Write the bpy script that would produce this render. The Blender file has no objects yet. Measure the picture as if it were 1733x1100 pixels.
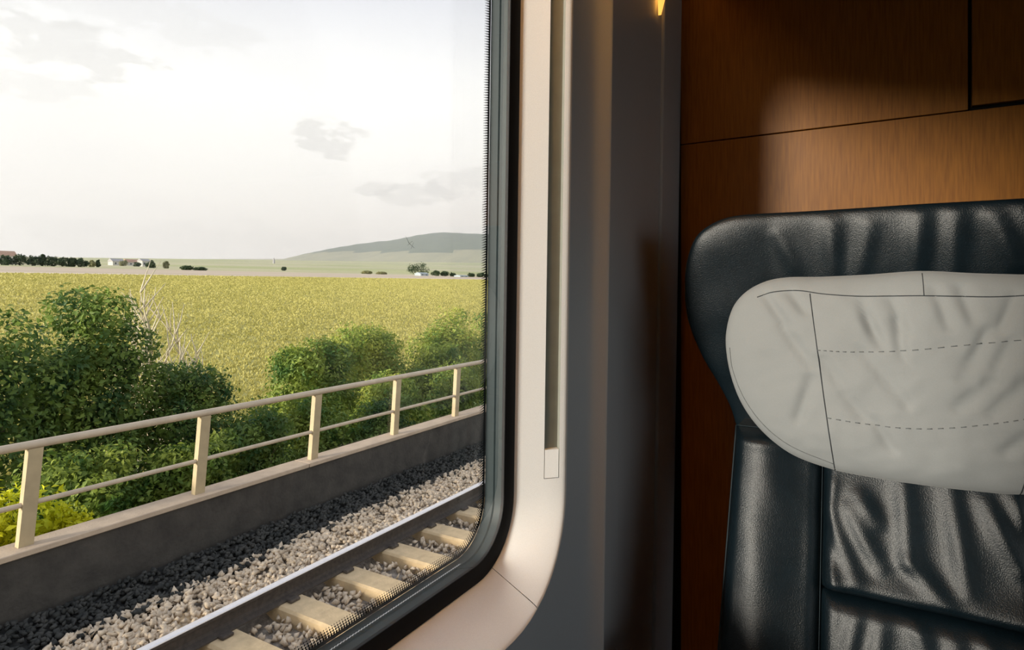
import bpy, math, random
import numpy as np
from mathutils import Vector, Matrix
from mathutils import noise as mnoise

R = math.radians
sc = bpy.context.scene
col = sc.collection
random.seed(7)
rng = np.random.default_rng(7)

# ------------------------------------------------------------------ camera
# World: +Y = along the train towards the end panel, -X = out through the window, z = 0 at eye level.
cam_d = bpy.data.cameras.new('camera')
cam = bpy.data.objects.new('camera', cam_d)
col.objects.link(cam)
cam_d.sensor_fit = 'HORIZONTAL'
cam_d.sensor_width = 36.0
cam_d.lens = 36.0 * 1037.0 / 1733.0
cam_d.shift_x = 0.0
cam_d.shift_y = -60.0 / 1733.0
cam_d.clip_start = 0.02
cam_d.clip_end = 20000.0
cam.location = (0, 0, 0)
cam.rotation_euler = (R(90), 0, math.atan2(0.5096, 0.8604))
sc.camera = cam

# ------------------------------------------------------------------ view
sc.view_settings.view_transform = 'Standard'
sc.view_settings.look = 'None'
sc.view_settings.gamma = 1.0
sc.view_settings.use_curve_mapping = False
sc.view_settings.exposure = 0.0
sc.cycles.max_bounces = 9
sc.cycles.transparent_max_bounces = 24
sc.cycles.sample_clamp_indirect = 6.0

# ------------------------------------------------------------------ world: hazy bright evening sky with thin cloud
SUN_DIR = Vector((-0.32, -0.93, 0.155)).normalized()      # towards the sun
world = bpy.data.worlds.new('sky')
sc.world = world
world.use_nodes = True
wn = world.node_tree
wn.nodes.clear()
def WN(t, **k):
    n = wn.nodes.new(t)
    for a, b in k.items(): setattr(n, a, b)
    return n
def wl(a, b): wn.links.new(a, b)
w_out = WN('ShaderNodeOutputWorld')
w_bg = WN('ShaderNodeBackground')
w_bg.inputs['Strength'].default_value = 1.58
wl(w_bg.outputs[0], w_out.inputs[0])
w_tc = WN('ShaderNodeTexCoord')
w_sep = WN('ShaderNodeSeparateXYZ')
wl(w_tc.outputs['Generated'], w_sep.inputs[0])
w_ramp = WN('ShaderNodeValToRGB')
cr = w_ramp.color_ramp
cr.elements[0].position = 0.0; cr.elements[0].color = (0.62, 0.61, 0.57, 1)
cr.elements[1].position = 1.0; cr.elements[1].color = (0.40, 0.46, 0.60, 1)
for p, c in ((0.045, (0.80, 0.795, 0.78, 1)), (0.10, (0.86, 0.855, 0.83, 1)), (0.29, (0.88, 0.878, 0.86, 1)), (0.42, (0.58, 0.59, 0.64, 1))):
    e = cr.elements.new(p); e.color = c
wl(w_sep.outputs['Z'], w_ramp.inputs[0])
w_map = WN('ShaderNodeMapping'); w_map.inputs['Scale'].default_value = (1.0, 1.0, 2.6)
wl(w_tc.outputs['Generated'], w_map.inputs[0])
w_n1 = WN('ShaderNodeTexNoise'); w_n1.inputs['Scale'].default_value = 3.4; w_n1.inputs['Detail'].default_value = 8; w_n1.inputs['Roughness'].default_value = 0.58
wl(w_map.outputs[0], w_n1.inputs['Vector'])
w_r1 = WN('ShaderNodeMapRange'); w_r1.inputs['From Min'].default_value = 0.42; w_r1.inputs['From Max'].default_value = 0.66
wl(w_n1.outputs['Fac'], w_r1.inputs['Value'])
w_mix = WN('ShaderNodeMix', data_type='RGBA')
w_mix.inputs['B'].default_value = (0.50, 0.50, 0.54, 1)
w_amt = WN('ShaderNodeMath', operation='MULTIPLY'); w_amt.inputs[1].default_value = 0.16
wl(w_r1.outputs[0], w_amt.inputs[0])
wl(w_amt.outputs[0], w_mix.inputs['Factor'])
wl(w_ramp.outputs[0], w_mix.inputs['A'])
# a few separate small grey clouds low in the sky: (direction, half width, half height, strength)
w_n2 = WN('ShaderNodeTexNoise'); w_n2.inputs['Scale'].default_value = 16; w_n2.inputs['Detail'].default_value = 6; w_n2.inputs['Roughness'].default_value = 0.62
wl(w_map.outputs[0], w_n2.inputs['Vector'])
prev = w_mix.outputs['Result']
CLOUDS = [((-1.136, 0.489, 0.394), 0.085, 0.028, 0.60), ((-1.19, 0.468, 0.33), 0.05, 0.018, 0.35), ((-0.768, 0.708, 0.248), 0.050, 0.024, 0.7),
          ((-0.70, 0.75, 0.169), 0.028, 0.012, 0.7), ((-0.645, 0.78, 0.158), 0.050, 0.020, 0.7), ((-0.58, 0.82, 0.175), 0.06, 0.024, 0.5),
          ((-0.99, 0.57, 0.075), 0.22, 0.030, 0.30), ((-1.05, 0.54, 0.46), 0.16, 0.03, 0.3)]
for d, a, b, amt in CLOUDS:
    d = Vector(d).normalized()
    side = d.cross(Vector((0, 0, 1))).normalized(); up = side.cross(d)
    vs = WN('ShaderNodeVectorMath', operation='DOT_PRODUCT'); vs.inputs[1].default_value = side / a
    vu = WN('ShaderNodeVectorMath', operation='DOT_PRODUCT'); vu.inputs[1].default_value = up / b
    vf = WN('ShaderNodeVectorMath', operation='DOT_PRODUCT'); vf.inputs[1].default_value = d
    for q in (vs, vu, vf): wl(w_tc.outputs['Generated'], q.inputs[0])
    p1 = WN('ShaderNodeMath', operation='MULTIPLY'); wl(vs.outputs['Value'], p1.inputs[0]); wl(vs.outputs['Value'], p1.inputs[1])
    p2 = WN('ShaderNodeMath', operation='MULTIPLY_ADD'); wl(vu.outputs['Value'], p2.inputs[0]); wl(vu.outputs['Value'], p2.inputs[1]); wl(p1.outputs[0], p2.inputs[2])
    nz = WN('ShaderNodeMath', operation='MULTIPLY_ADD'); nz.inputs[1].default_value = 9.0; nz.inputs[2].default_value = -4.6
    wl(w_n2.outputs['Fac'], nz.inputs[0])
    ad = WN('ShaderNodeMath', operation='ADD'); wl(p2.outputs[0], ad.inputs[0]); wl(nz.outputs[0], ad.inputs[1])
    mr = WN('ShaderNodeMapRange'); mr.inputs['From Min'].default_value = 0.5; mr.inputs['From Max'].default_value = 1.2; mr.inputs['To Min'].default_value = amt * 0.75; mr.inputs['To Max'].default_value = 0.0
    wl(ad.outputs[0], mr.inputs['Value'])
    ft = WN('ShaderNodeMath', operation='GREATER_THAN'); ft.inputs[1].default_value = 0.3; wl(vf.outputs['Value'], ft.inputs[0])
    fm = WN('ShaderNodeMath', operation='MULTIPLY'); wl(mr.outputs[0], fm.inputs[0]); wl(ft.outputs[0], fm.inputs[1])
    mx = WN('ShaderNodeMix', data_type='RGBA'); mx.inputs['B'].default_value = (0.50, 0.49, 0.475, 1)
    wl(fm.outputs[0], mx.inputs['Factor']); wl(prev, mx.inputs['A'])
    prev = mx.outputs['Result']
wl(prev, w_bg.inputs['Color'])

sun_d = bpy.data.lights.new('sun', 'SUN')
sun_d.energy = 7.0
sun_d.angle = R(8)
sun_d.color = (1.0, 0.92, 0.80)
sun = bpy.data.objects.new('sun', sun_d)
col.objects.link(sun)
sun.location = (-8, -20, 12)
sun.rotation_euler = SUN_DIR.to_track_quat('Z', 'Y').to_euler()

# ------------------------------------------------------------------ materials
def mat(name, color, rough=0.6, noise=None, bump=None, spec=0.5, metallic=0.0, stretch=(1, 1, 1), color2=None, sheen=0.0, emit=None):
    m = bpy.data.materials.new(name); m.use_nodes = True
    nt = m.node_tree; b = nt.nodes['Principled BSDF']
    b.inputs['Base Color'].default_value = (*color, 1)
    b.inputs['Roughness'].default_value = rough
    b.inputs['Metallic'].default_value = metallic
    b.inputs['Specular IOR Level'].default_value = spec
    if sheen: b.inputs['Sheen Weight'].default_value = sheen
    if emit:
        b.inputs['Emission Color'].default_value = (*emit[0], 1); b.inputs['Emission Strength'].default_value = emit[1]
    tc = nt.nodes.new('ShaderNodeTexCoord'); mp = nt.nodes.new('ShaderNodeMapping')
    mp.inputs['Scale'].default_value = stretch
    nt.links.new(tc.outputs['Object'], mp.inputs[0])
    if noise:
        scale, amt = noise
        n = nt.nodes.new('ShaderNodeTexNoise'); n.inputs['Scale'].default_value = scale; n.inputs['Detail'].default_value = 6; n.inputs['Roughness'].default_value = 0.6
        nt.links.new(mp.outputs[0], n.inputs['Vector'])
        r = nt.nodes.new('ShaderNodeValToRGB')
        c2 = color2 or tuple(min(1, c * (1 + amt)) for c in color)
        c1 = color if color2 else tuple(c * (1 - amt) for c in color)
        r.color_ramp.elements[0].position = 0.33; r.color_ramp.elements[0].color = (*c1, 1)
        r.color_ramp.elements[1].position = 0.67; r.color_ramp.elements[1].color = (*c2, 1)
        nt.links.new(n.outputs['Fac'], r.inputs[0]); nt.links.new(r.outputs[0], b.inputs['Base Color'])
    if bump:
        scale, strength, dist = bump
        n2 = nt.nodes.new('ShaderNodeTexNoise'); n2.inputs['Scale'].default_value = scale; n2.inputs['Detail'].default_value = 4
        nt.links.new(mp.outputs[0], n2.inputs['Vector'])
        bp = nt.nodes.new('ShaderNodeBump'); bp.inputs['Strength'].default_value = strength; bp.inputs['Distance'].default_value = dist
        nt.links.new(n2.outputs['Fac'], bp.inputs['Height']); nt.links.new(bp.outputs[0], b.inputs['Normal'])
    return m

def leaf_mat(name, c1, c2, scale=1.5):
    m = bpy.data.materials.new(name); m.use_nodes = True
    nt = m.node_tree; nt.nodes.clear()
    o = nt.nodes.new('ShaderNodeOutputMaterial')
    tc = nt.nodes.new('ShaderNodeTexCoord')
    n = nt.nodes.new('ShaderNodeTexNoise'); n.inputs['Scale'].default_value = scale; n.inputs['Detail'].default_value = 5
    nt.links.new(tc.outputs['Object'], n.inputs['Vector'])
    r = nt.nodes.new('ShaderNodeValToRGB')
    r.color_ramp.elements[0].position = 0.36; r.color_ramp.elements[0].color = (*c1, 1)
    r.color_ramp.elements[1].position = 0.66; r.color_ramp.elements[1].color = (*c2, 1)
    nt.links.new(n.outputs['Fac'], r.inputs[0])
    d = nt.nodes.new('ShaderNodeBsdfPrincipled'); d.inputs['Roughness'].default_value = 0.55; d.inputs['Specular IOR Level'].default_value = 0.3
    t = nt.nodes.new('ShaderNodeBsdfTranslucent')
    mx = nt.nodes.new('ShaderNodeMixShader'); mx.inputs[0].default_value = 0.35
    nt.links.new(r.outputs[0], d.inputs['Base Color']); nt.links.new(r.outputs[0], t.inputs['Color'])
    nt.links.new(d.outputs[0], mx.inputs[1]); nt.links.new(t.outputs[0], mx.inputs[2]); nt.links.new(mx.outputs[0], o.inputs[0])
    return m

def glass_mat():
    m = bpy.data.materials.new('window_glass'); m.use_nodes = True
    nt = m.node_tree; nt.nodes.clear()
    o = nt.nodes.new('ShaderNodeOutputMaterial')
    t = nt.nodes.new('ShaderNodeBsdfTransparent'); t.inputs[0].default_value = (0.985, 0.99, 0.985, 1)
    g = nt.nodes.new('ShaderNodeBsdfGlossy'); g.inputs['Roughness'].default_value = 0.01; g.inputs['Color'].default_value = (1, 1, 1, 1)
    f = nt.nodes.new('ShaderNodeFresnel'); f.inputs['IOR'].default_value = 1.4
    mx = nt.nodes.new('ShaderNodeMixShader')
    nt.links.new(f.outputs[0], mx.inputs[0]); nt.links.new(t.outputs[0], mx.inputs[1]); nt.links.new(g.outputs[0], mx.inputs[2])
    nt.links.new(mx.outputs[0], o.inputs[0])
    return m

M = {}
M['lining'] = mat('lining', (0.50, 0.54, 0.59), 0.55, (900, 0.04), (1400, 0.10, 0.0005))
M['frame'] = mat('frame', (0.84, 0.85, 0.85), 0.5, (700, 0.03), (1500, 0.10, 0.0004))
M['channel'] = mat('channel', (0.30, 0.315, 0.28), 0.55, (40, 0.05))
M['rubber'] = mat('rubber', (0.004, 0.004, 0.005), 0.6, (50, 0.1), spec=0.2)
M['spacer'] = mat('spacer', (0.018, 0.027, 0.029), 0.5, (60, 0.06), spec=0.2)
M['frit'] = mat('frit', (0.006, 0.007, 0.008), 0.4, (50, 0.1), spec=0.3)
M['silver'] = mat('silver', (0.85, 0.86, 0.85), 0.4, (50, 0.05), metallic=0.3)
M['glass'] = glass_mat()
M['dark'] = mat('dark', (0.006, 0.005, 0.005), 0.8, (30, 0.1), spec=0.1)
M['ceiling'] = mat('ceiling', (0.22, 0.22, 0.21), 0.7, (30, 0.03))
M['carpet'] = mat('carpet', (0.035, 0.04, 0.06), 0.95, (300, 0.25), (500, 0.3, 0.002))
M['side'] = mat('side', (0.16, 0.16, 0.165), 0.6, (30, 0.03))
M['leather'] = mat('leather', (0.0030, 0.0075, 0.0110), 0.355, (60, 0.15), (640, 0.40, 0.0013), spec=0.36)
M['piping'] = mat('piping', (0.006, 0.014, 0.019), 0.55, (60, 0.1), spec=0.2)
M['fabric'] = mat('fabric', (0.225, 0.240, 0.245), 0.9, (1200, 0.05), (1600, 0.12, 0.0006), spec=0.15, sheen=0.15)
M['seam'] = mat('seam', (0.035, 0.04, 0.045), 0.9, (200, 0.2), spec=0.1)
M['stitch'] = mat('stitch', (0.12, 0.13, 0.135), 0.9, (200, 0.2), spec=0.1)
M['fin_glow'] = mat('fin_glow', (0.9, 0.75, 0.5), 0.5, (20, 0.02), emit=((1.0, 0.42, 0.07), 1.6))  # glow put into the bracket fin, standing in for lamp light on it
M['lamp'] = mat('lamp', (0.9, 0.75, 0.5), 0.5, (20, 0.02), emit=((1.0, 0.45, 0.10), 18.0))
M['metal'] = mat('metal', (0.30, 0.30, 0.30), 0.4, (40, 0.05), metallic=0.8)
M['concrete'] = mat('concrete', (0.36, 0.30, 0.235), 0.9, (9, 0.14), (60, 0.3, 0.01))
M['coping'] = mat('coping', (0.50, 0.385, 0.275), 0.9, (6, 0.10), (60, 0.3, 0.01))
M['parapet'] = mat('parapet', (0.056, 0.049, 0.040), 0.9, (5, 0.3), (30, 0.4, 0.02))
M['railing'] = mat('railing', (0.52, 0.42, 0.30), 0.55, (8, 0.10))
M['post'] = mat('post', (0.44, 0.345, 0.20), 0.65, (8, 0.10))
M['sleeper'] = mat('sleeper', (0.60, 0.44, 0.25), 0.9, (12, 0.12), (60, 0.3, 0.01))
M['steel'] = mat('steel', (0.85, 0.81, 0.79), 0.35, (30, 0.05), metallic=0.5)
M['rust'] = mat('rust', (0.055, 0.042, 0.032), 0.85, (30, 0.3))
M['stone'] = mat('stone', (0.46, 0.36, 0.25), 0.95, (7, 0.3), color2=(0.84, 0.68, 0.49))
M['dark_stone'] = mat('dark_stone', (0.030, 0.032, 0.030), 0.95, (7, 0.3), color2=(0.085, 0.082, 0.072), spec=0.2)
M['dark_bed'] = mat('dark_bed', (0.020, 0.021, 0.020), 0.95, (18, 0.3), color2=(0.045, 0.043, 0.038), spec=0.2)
M['bed'] = mat('bed', (0.17, 0.14, 0.11), 0.95, (18, 0.3), (40, 0.6, 0.05), color2=(0.40, 0.34, 0.27))
M['verge'] = mat('verge', (0.05, 0.10, 0.02), 0.95, (3, 0.3), (20, 0.6, 0.1), color2=(0.16, 0.22, 0.04))

def field_mat(name, c1, c2, scale, stretch, bump=0.6, big=None):
    m = mat(name, c1, 0.95, (scale, 0.2), (scale * 1.5, bump, 0.25), spec=0.1, stretch=stretch, color2=c2)
    if big:
        nt = m.node_tree; b = nt.nodes['Principled BSDF']
        src = b.inputs['Base Color'].links[0].from_socket
        n = nt.nodes.new('ShaderNodeTexNoise'); n.inputs['Scale'].default_value = big[0]; n.inputs['Detail'].default_value = 4
        tc = [x for x in nt.nodes if x.type == 'MAPPING'][0]
        nt.links.new(tc.outputs[0], n.inputs['Vector'])
        mr = nt.nodes.new('ShaderNodeMapRange'); mr.inputs['From Min'].default_value = 0.40; mr.inputs['From Max'].default_value = 0.62
        nt.links.new(n.outputs['Fac'], mr.inputs['Value'])
        mx = nt.nodes.new('ShaderNodeMix'); mx.data_type = 'RGBA'; mx.inputs['B'].default_value = (*big[1], 1)
        nt.links.new(mr.outputs[0], mx.inputs['Factor']); nt.links.new(src, mx.inputs['A']); nt.links.new(mx.outputs['Result'], b.inputs['Base Color'])
    return m
M['crop'] = field_mat('crop', (0.42, 0.365, 0.115), (0.52, 0.445, 0.15), 1.1, (1, 1, 1), 0.5, big=(0.025, (0.46, 0.42, 0.15)))
M['blades'] = leaf_mat('blades', (0.43, 0.395, 0.115), (0.53, 0.475, 0.15), 0.4)
M['lane'] = field_mat('lane', (0.66, 0.54, 0.38), (0.76, 0.64, 0.47), 0.2, (1, 0.1, 1), 0.1)
M['ploughed'] = field_mat('ploughed', (0.54, 0.44, 0.32), (0.64, 0.52, 0.39), 0.05, (1, 0.2, 1), 0.1)
M['meadow'] = field_mat('meadow', (0.40, 0.42, 0.19), (0.54, 0.52, 0.27), 0.012, (1, 0.3, 1), 0.1, big=(0.006, (0.55, 0.50, 0.32)))
M['hill'] = field_mat('hill', (0.10, 0.13, 0.08), (0.15, 0.18, 0.10), 0.03, (1, 1, 1), 0.6)
M['vine'] = field_mat('vine', (0.30, 0.30, 0.17), (0.40, 0.38, 0.22), 0.02, (1, 0.3, 1), 0.2)

# wood veneer: fine vertical grain
def wood_mat():
    m = bpy.data.materials.new('wood_veneer'); m.use_nodes = True
    nt = m.node_tree; b = nt.nodes['Principled BSDF']
    tc = nt.nodes.new('ShaderNodeTexCoord')
    mp = nt.nodes.new('ShaderNodeMapping'); mp.inputs['Scale'].default_value = (260, 260, 16)
    nt.links.new(tc.outputs['Object'], mp.inputs[0])
    n = nt.nodes.new('ShaderNodeTexNoise'); n.inputs['Scale'].default_value = 1.0; n.inputs['Detail'].default_value = 5
    nt.links.new(mp.outputs[0], n.inputs['Vector'])
    r = nt.nodes.new('ShaderNodeValToRGB')
    r.color_ramp.elements[0].position = 0.3; r.color_ramp.elements[0].color = (0.125, 0.047, 0.0065, 1)
    r.color_ramp.elements[1].position = 0.72; r.color_ramp.elements[1].color = (0.195, 0.079, 0.0110, 1)
    nt.links.new(n.outputs['Fac'], r.inputs[0]); nt.links.new(r.outputs[0], b.inputs['Base Color'])
    b.inputs['Roughness'].default_value = 0.42
    b.inputs['Specular IOR Level'].default_value = 0.16
    return m
M['wood'] = wood_mat()

# ------------------------------------------------------------------ helpers
def tag(o, label=None, cat=None, group=None, kind=None):
    if label: o['label'] = label
    if cat: o['category'] = cat
    if group: o['group'] = group
    if kind: o['kind'] = kind
    return o
def empty(name, loc=(0, 0, 0)):
    o = bpy.data.objects.new(name, None); o.location = loc; o.empty_display_size = 0.1
    col.objects.link(o); return o
def mesh_obj(name, verts, faces, m, parent=None, smooth=False, auto=None):
    me = bpy.data.meshes.new(name)
    me.from_pydata([tuple(v) for v in verts], [], faces)
    me.update()
    if smooth:
        me.polygons.foreach_set('use_smooth', [True] * len(me.polygons))
    if m: me.materials.append(M[m])
    o = bpy.data.objects.new(name, me); col.objects.link(o)
    if parent:
        o.parent = parent
        o.matrix_parent_inverse = Matrix.Translation(-Vector(parent.location))
    if auto:
        md = o.modifiers.new('edges', 'EDGE_SPLIT'); md.split_angle = R(auto)
    return o
class MB:
    def __init__(s): s.v = []; s.f = []
    def add(s, v, f):
        k = len(s.v); s.v += [tuple(p) for p in v]; s.f += [tuple(i + k for i in q) for q in f]; return s
    def box(s, x0, x1, y0, y1, z0, z1, b=0.0):
        if b <= 0:
            v = [(x, y, z) for x in (x0, x1) for y in (y0, y1) for z in (z0, z1)]
            f = [(0, 1, 3, 2), (4, 6, 7, 5), (0, 4, 5, 1), (2, 3, 7, 6), (0, 2, 6, 4), (1, 5, 7, 3)]
            return s.add(v, f)
        # chamfered box, 24 vertices
        X, Y, Z = (x0, x1), (y0, y1), (z0, z1)
        idx = {}; v = []
        for i in (0, 1):
            for j in (0, 1):
                for k in (0, 1):
                    sx, sy, sz = (1, -1)[i] * b, (1, -1)[j] * b, (1, -1)[k] * b
                    for a, q in (('x', (X[i], Y[j] + sy, Z[k] + sz)), ('y', (X[i] + sx, Y[j], Z[k] + sz)), ('z', (X[i] + sx, Y[j] + sy, Z[k]))):
                        idx[(i, j, k, a)] = len(v); v.append(q)
        g = lambda *t: idx[t]
        f = []
        for i in (0, 1): f.append([g(i, 0, 0, 'x'), g(i, 1, 0, 'x'), g(i, 1, 1, 'x'), g(i, 0, 1, 'x')])
        for j in (0, 1): f.append([g(0, j, 0, 'y'), g(1, j, 0, 'y'), g(1, j, 1, 'y'), g(0, j, 1, 'y')])
        for k in (0, 1): f.append([g(0, 0, k, 'z'), g(1, 0, k, 'z'), g(1, 1, k, 'z'), g(0, 1, k, 'z')])
        for i in (0, 1):
            for j in (0, 1): f.append([g(i, j, 0, 'x'), g(i, j, 1, 'x'), g(i, j, 1, 'y'), g(i, j, 0, 'y')])
            for k in (0, 1): f.append([g(i, 0, k, 'x'), g(i, 1, k, 'x'), g(i, 1, k, 'z'), g(i, 0, k, 'z')])
            for j in (0, 1):
                for k in (0, 1): f.append([g(i, j, k, 'x'), g(i, j, k, 'y'), g(i, j, k, 'z')])
        for j in (0, 1):
            for k in (0, 1): f.append([g(0, j, k, 'y'), g(1, j, k, 'y'), g(1, j, k, 'z'), g(0, j, k, 'z')])
        # orient outward
        c = Vector(((x0 + x1) / 2, (y0 + y1) / 2, (z0 + z1) / 2)); out = []
        for q in f:
            P = [Vector(v[i]) for i in q]; n = (P[1] - P[0]).cross(P[2] - P[0]); m_ = sum(P, Vector()) / len(P)
            out.append(tuple(q) if n.dot(m_ - c) > 0 else tuple(reversed(q)))
        return s.add(v, out)
    def tube(s, pts, rad, n=8, cap=True):
        pts = [Vector(p) for p in pts]; rads = rad if isinstance(rad, (list, tuple)) else [rad] * len(pts)
        rings = []; ref = Vector((0.13, 0.31, 0.94))
        for i, p in enumerate(pts):
            t = (pts[min(i + 1, len(pts) - 1)] - pts[max(i - 1, 0)]).normalized()
            a = t.cross(ref)
            if a.length < 1e-3: a = t.cross(Vector((1, 0, 0)))
            a.normalize(); b = t.cross(a)
            rings.append([p + (a * math.cos(2 * math.pi * k / n) + b * math.sin(2 * math.pi * k / n)) * rads[i] for k in range(n)])
        v = [q for r_ in rings for q in r_]; f = []
        for i in range(len(pts) - 1):
            for k in range(n):
                f.append((i * n + k, i * n + (k + 1) % n, (i + 1) * n + (k + 1) % n, (i + 1) * n + k))
        if cap:
            f.append(tuple(reversed(range(n)))); f.append(tuple((len(pts) - 1) * n + k for k in range(n)))
        return s.add(v, f)
    def build(s, name, m, parent=None, smooth=False, auto=None):
        return mesh_obj(name, s.v, s.f, m, parent, smooth, auto)
def lean(v):      # the coach side leans in slightly towards the roof
    return [(x + 0.016 * z, y, z) for x, y, z in v]
def extrude_z(profile, z0, z1, closed=False):     # profile of (x, y) -> walls from z0 to z1
    n = len(profile)
    v = [(x, y, z0) for x, y in profile] + [(x, y, z1) for x, y in profile]
    f = [(i, (i + 1) % n, n + (i + 1) % n, n + i) for i in range(n if closed else n - 1)]
    if closed: f += [tuple(reversed(range(n))), tuple(n + i for i in range(n))]
    return v, f

FLOOR, CEIL = -1.20, 0.98
YEND, YBACK, XR = 1.35, -3.5, 2.30

# ================================================================== COACH SHELL
mesh_obj('floor', *(lambda b: (b.v, b.f))(MB().box(-0.45, XR + 0.06, YBACK - 0.06, YEND + 0.1, FLOOR - 0.06, FLOOR)), 'carpet')['kind'] = 'structure'
mesh_obj('ceiling', *(lambda b: (b.v, b.f))(MB().box(-0.45, XR + 0.06, YBACK - 0.06, YEND + 0.1, CEIL, CEIL + 0.05)), 'ceiling')['kind'] = 'structure'
mesh_obj('wall_back', *(lambda b: (b.v, b.f))(MB().box(-0.45, XR + 0.06, YBACK - 0.06, YBACK, FLOOR, CEIL)), 'side')['kind'] = 'structure'
# right side of the coach with its own window
b = MB()
wy0, wy1, wz0, wz1 = -1.2, 0.95, -0.42, 0.52
b.box(XR, XR + 0.06, YBACK, wy0, FLOOR, CEIL); b.box(XR, XR + 0.06, wy1, YEND + 0.1, FLOOR, CEIL)
b.box(XR, XR + 0.06, wy0, wy1, FLOOR, wz0); b.box(XR, XR + 0.06, wy0, wy1, wz1, CEIL)
wr = b.build('wall_right', 'side'); wr['kind'] = 'structure'
w2 = MB().box(XR + 0.02, XR + 0.032, wy0, wy1, wz0, wz1).build('window_2', 'glass'); w2['kind'] = 'structure'

# ---- rounded window loops
Y0, Y1, Z0, Z1, RB = -0.78, 0.72, -0.365, 0.545, 0.085
NC = 12
ZS = (-0.336, -0.300)        # extra stops on the right upright (slot end, block top)
def loop(o, x, dr=0.0, sb=0.0):     # sb: how far the sill side is flattened and drawn into the room
    r = max(RB + o + dr, 0.004); y0, y1, z0, z1 = Y0 - o, Y1 + o, Z0 - o, Z1 + o
    pts = []
    for i in range(NC + 1):      # bottom right corner
        a = -math.pi / 2 + math.pi / 2 * i / NC
        w = sb * o * math.sin(a) ** 2
        pts.append((x + 0.55 * w, y1 - r + r * math.cos(a) - 0.90 * w, z0 + r + r * math.sin(a) + 0.64 * w))
    top = pts[-1][2]
    for z in ZS: pts.append((x, y1, max(z, top + 0.004)))
    for cy, cz, a0 in ((y1 - r, z1 - r, 0), (y0 + r, z1 - r, math.pi / 2), (y0 + r, z0 + r, math.pi)):
        for i in range(NC + 1):
            a = a0 + math.pi / 2 * i / NC
            w = sb * o * min(0.0, math.sin(a)) ** 2
            pts.append((x + 0.55 * w, cy + r * math.cos(a), cz + r * math.sin(a) + 0.64 * w))
    return pts
# the stops must lie on the straight part: shift them up so that the corner ends below
ZS = (-0.262, -0.222)
NP = NC + 1 + 2 + 3 * (NC + 1)
def band(loops, skip=None, only=None):
    v = [p for L in loops for p in L]; f = []
    for k in range(len(loops) - 1):
        for i in range(NP):
            if skip and skip(k, i): continue
            if only and not only(k, i): continue
            j = (i + 1) % NP
            f.append((k * NP + i, k * NP + j, (k + 1) * NP + j, (k + 1) * NP + i))
    return v, f

# wall_left: lining ring round the window, plain field beyond, shaped corner panel towards the end wall
XW = -0.377
YA = 0.815
ring_in = loop(0.058, XW)
def rect_of(p):
    x, y, z = p
    cy, cz = (Y0 + Y1) / 2, (Z0 + Z1) / 2
    return p
def big_rect(y0, y1, z0, z1, x):
    pts = []
    src = loop(0.058, x)
    ry, rz = (Y1 - Y0) / 2 + 0.058, (Z1 - Z0) / 2 + 0.058
    out = []
    n_c = NC + 1
    def corner(yc, zc, ya, za, yb, zb):     # walk from a to c to b
        o = []
        for i in range(n_c):
            t = i / NC
            o.append((x, ya + (yc - ya) * min(1, 2 * t) if t <= .5 else yc + (yb - yc) * (2 * t - 1), za + (zc - za) * min(1, 2 * t) if t <= .5 else zc + (zb - zc) * (2 * t - 1)))
        return o
    r = RB + 0.058
    out += corner(y1, z0, src[0][1], z0, y1, src[NC][2])
    out += [(x, y1, src[n_c][2]), (x, y1, src[n_c + 1][2])]
    k = n_c + 2
    out += corner(y1, z1, y1, src[k][2], src[k + NC][1], z1); k += n_c
    out += corner(y0, z1, src[k][1], z1, y0, src[k + NC][2]); k += n_c
    out += corner(y0, z0, y0, src[k][2], src[k + NC][1], z0)
    return out
v, f = band([loop(0.058, XW), big_rect(YBACK, YA, FLOOR, CEIL, XW)])
k = len(v)
v2, f2 = band([loop(0.058, XW - 0.06), big_rect(YBACK, YA, FLOOR, CEIL, XW - 0.06)])
v = v + v2; f = f + [tuple(reversed([i + k for i in q])) for q in f2]
for i in range(NP):
    j = (i + 1) % NP
    f.append((i, k + i, k + j, j)); f.append((NP + i, NP + j, k + NP + j, k + NP + i))
wall_left = mesh_obj('wall_left', lean(v), f, 'lining'); wall_left['kind'] = 'structure'
prof = [(XW, YA), (-0.3765, 0.835), (-0.3755, 0.850), (-0.3735, 0.860), (-0.3700, 0.8685), (-0.3655, 0.8755), (-0.3605, 0.8815), (-0.3560, 0.8860), (-0.3535, 0.8885), (-0.3530, 0.8910), (-0.3545, 0.8930), (-0.3605, 0.8945), (-0.376, 0.8955),
        (-0.378, 0.90), (-0.378, 1.215)]
pv = prof + [(-0.44, 1.215), (-0.44, YA)]
v, f = extrude_z(pv, FLOOR, CEIL, True)
corner_panel = mesh_obj('corner_panel', lean(v), f, 'lining', wall_left, smooth=True, auto=50)
v, f = extrude_z([(-0.377, 1.216), (-0.3735, 1.2175), (-0.372, 1.2205), (-0.3735, 1.2235), (-0.377, 1.225), (-0.43, 1.225), (-0.43, 1.216)], FLOOR, CEIL, True)
mesh_obj('cover_strip', lean(v), f, 'lining', wall_left, smooth=True, auto=60)
v, f = extrude_z([(-0.3745, 1.226), (-0.3745, 1.349), (-0.44, 1.349), (-0.44, 1.226)], FLOOR, CEIL, True)
mesh_obj('end_strip', lean(v), f, 'lining', wall_left)

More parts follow.
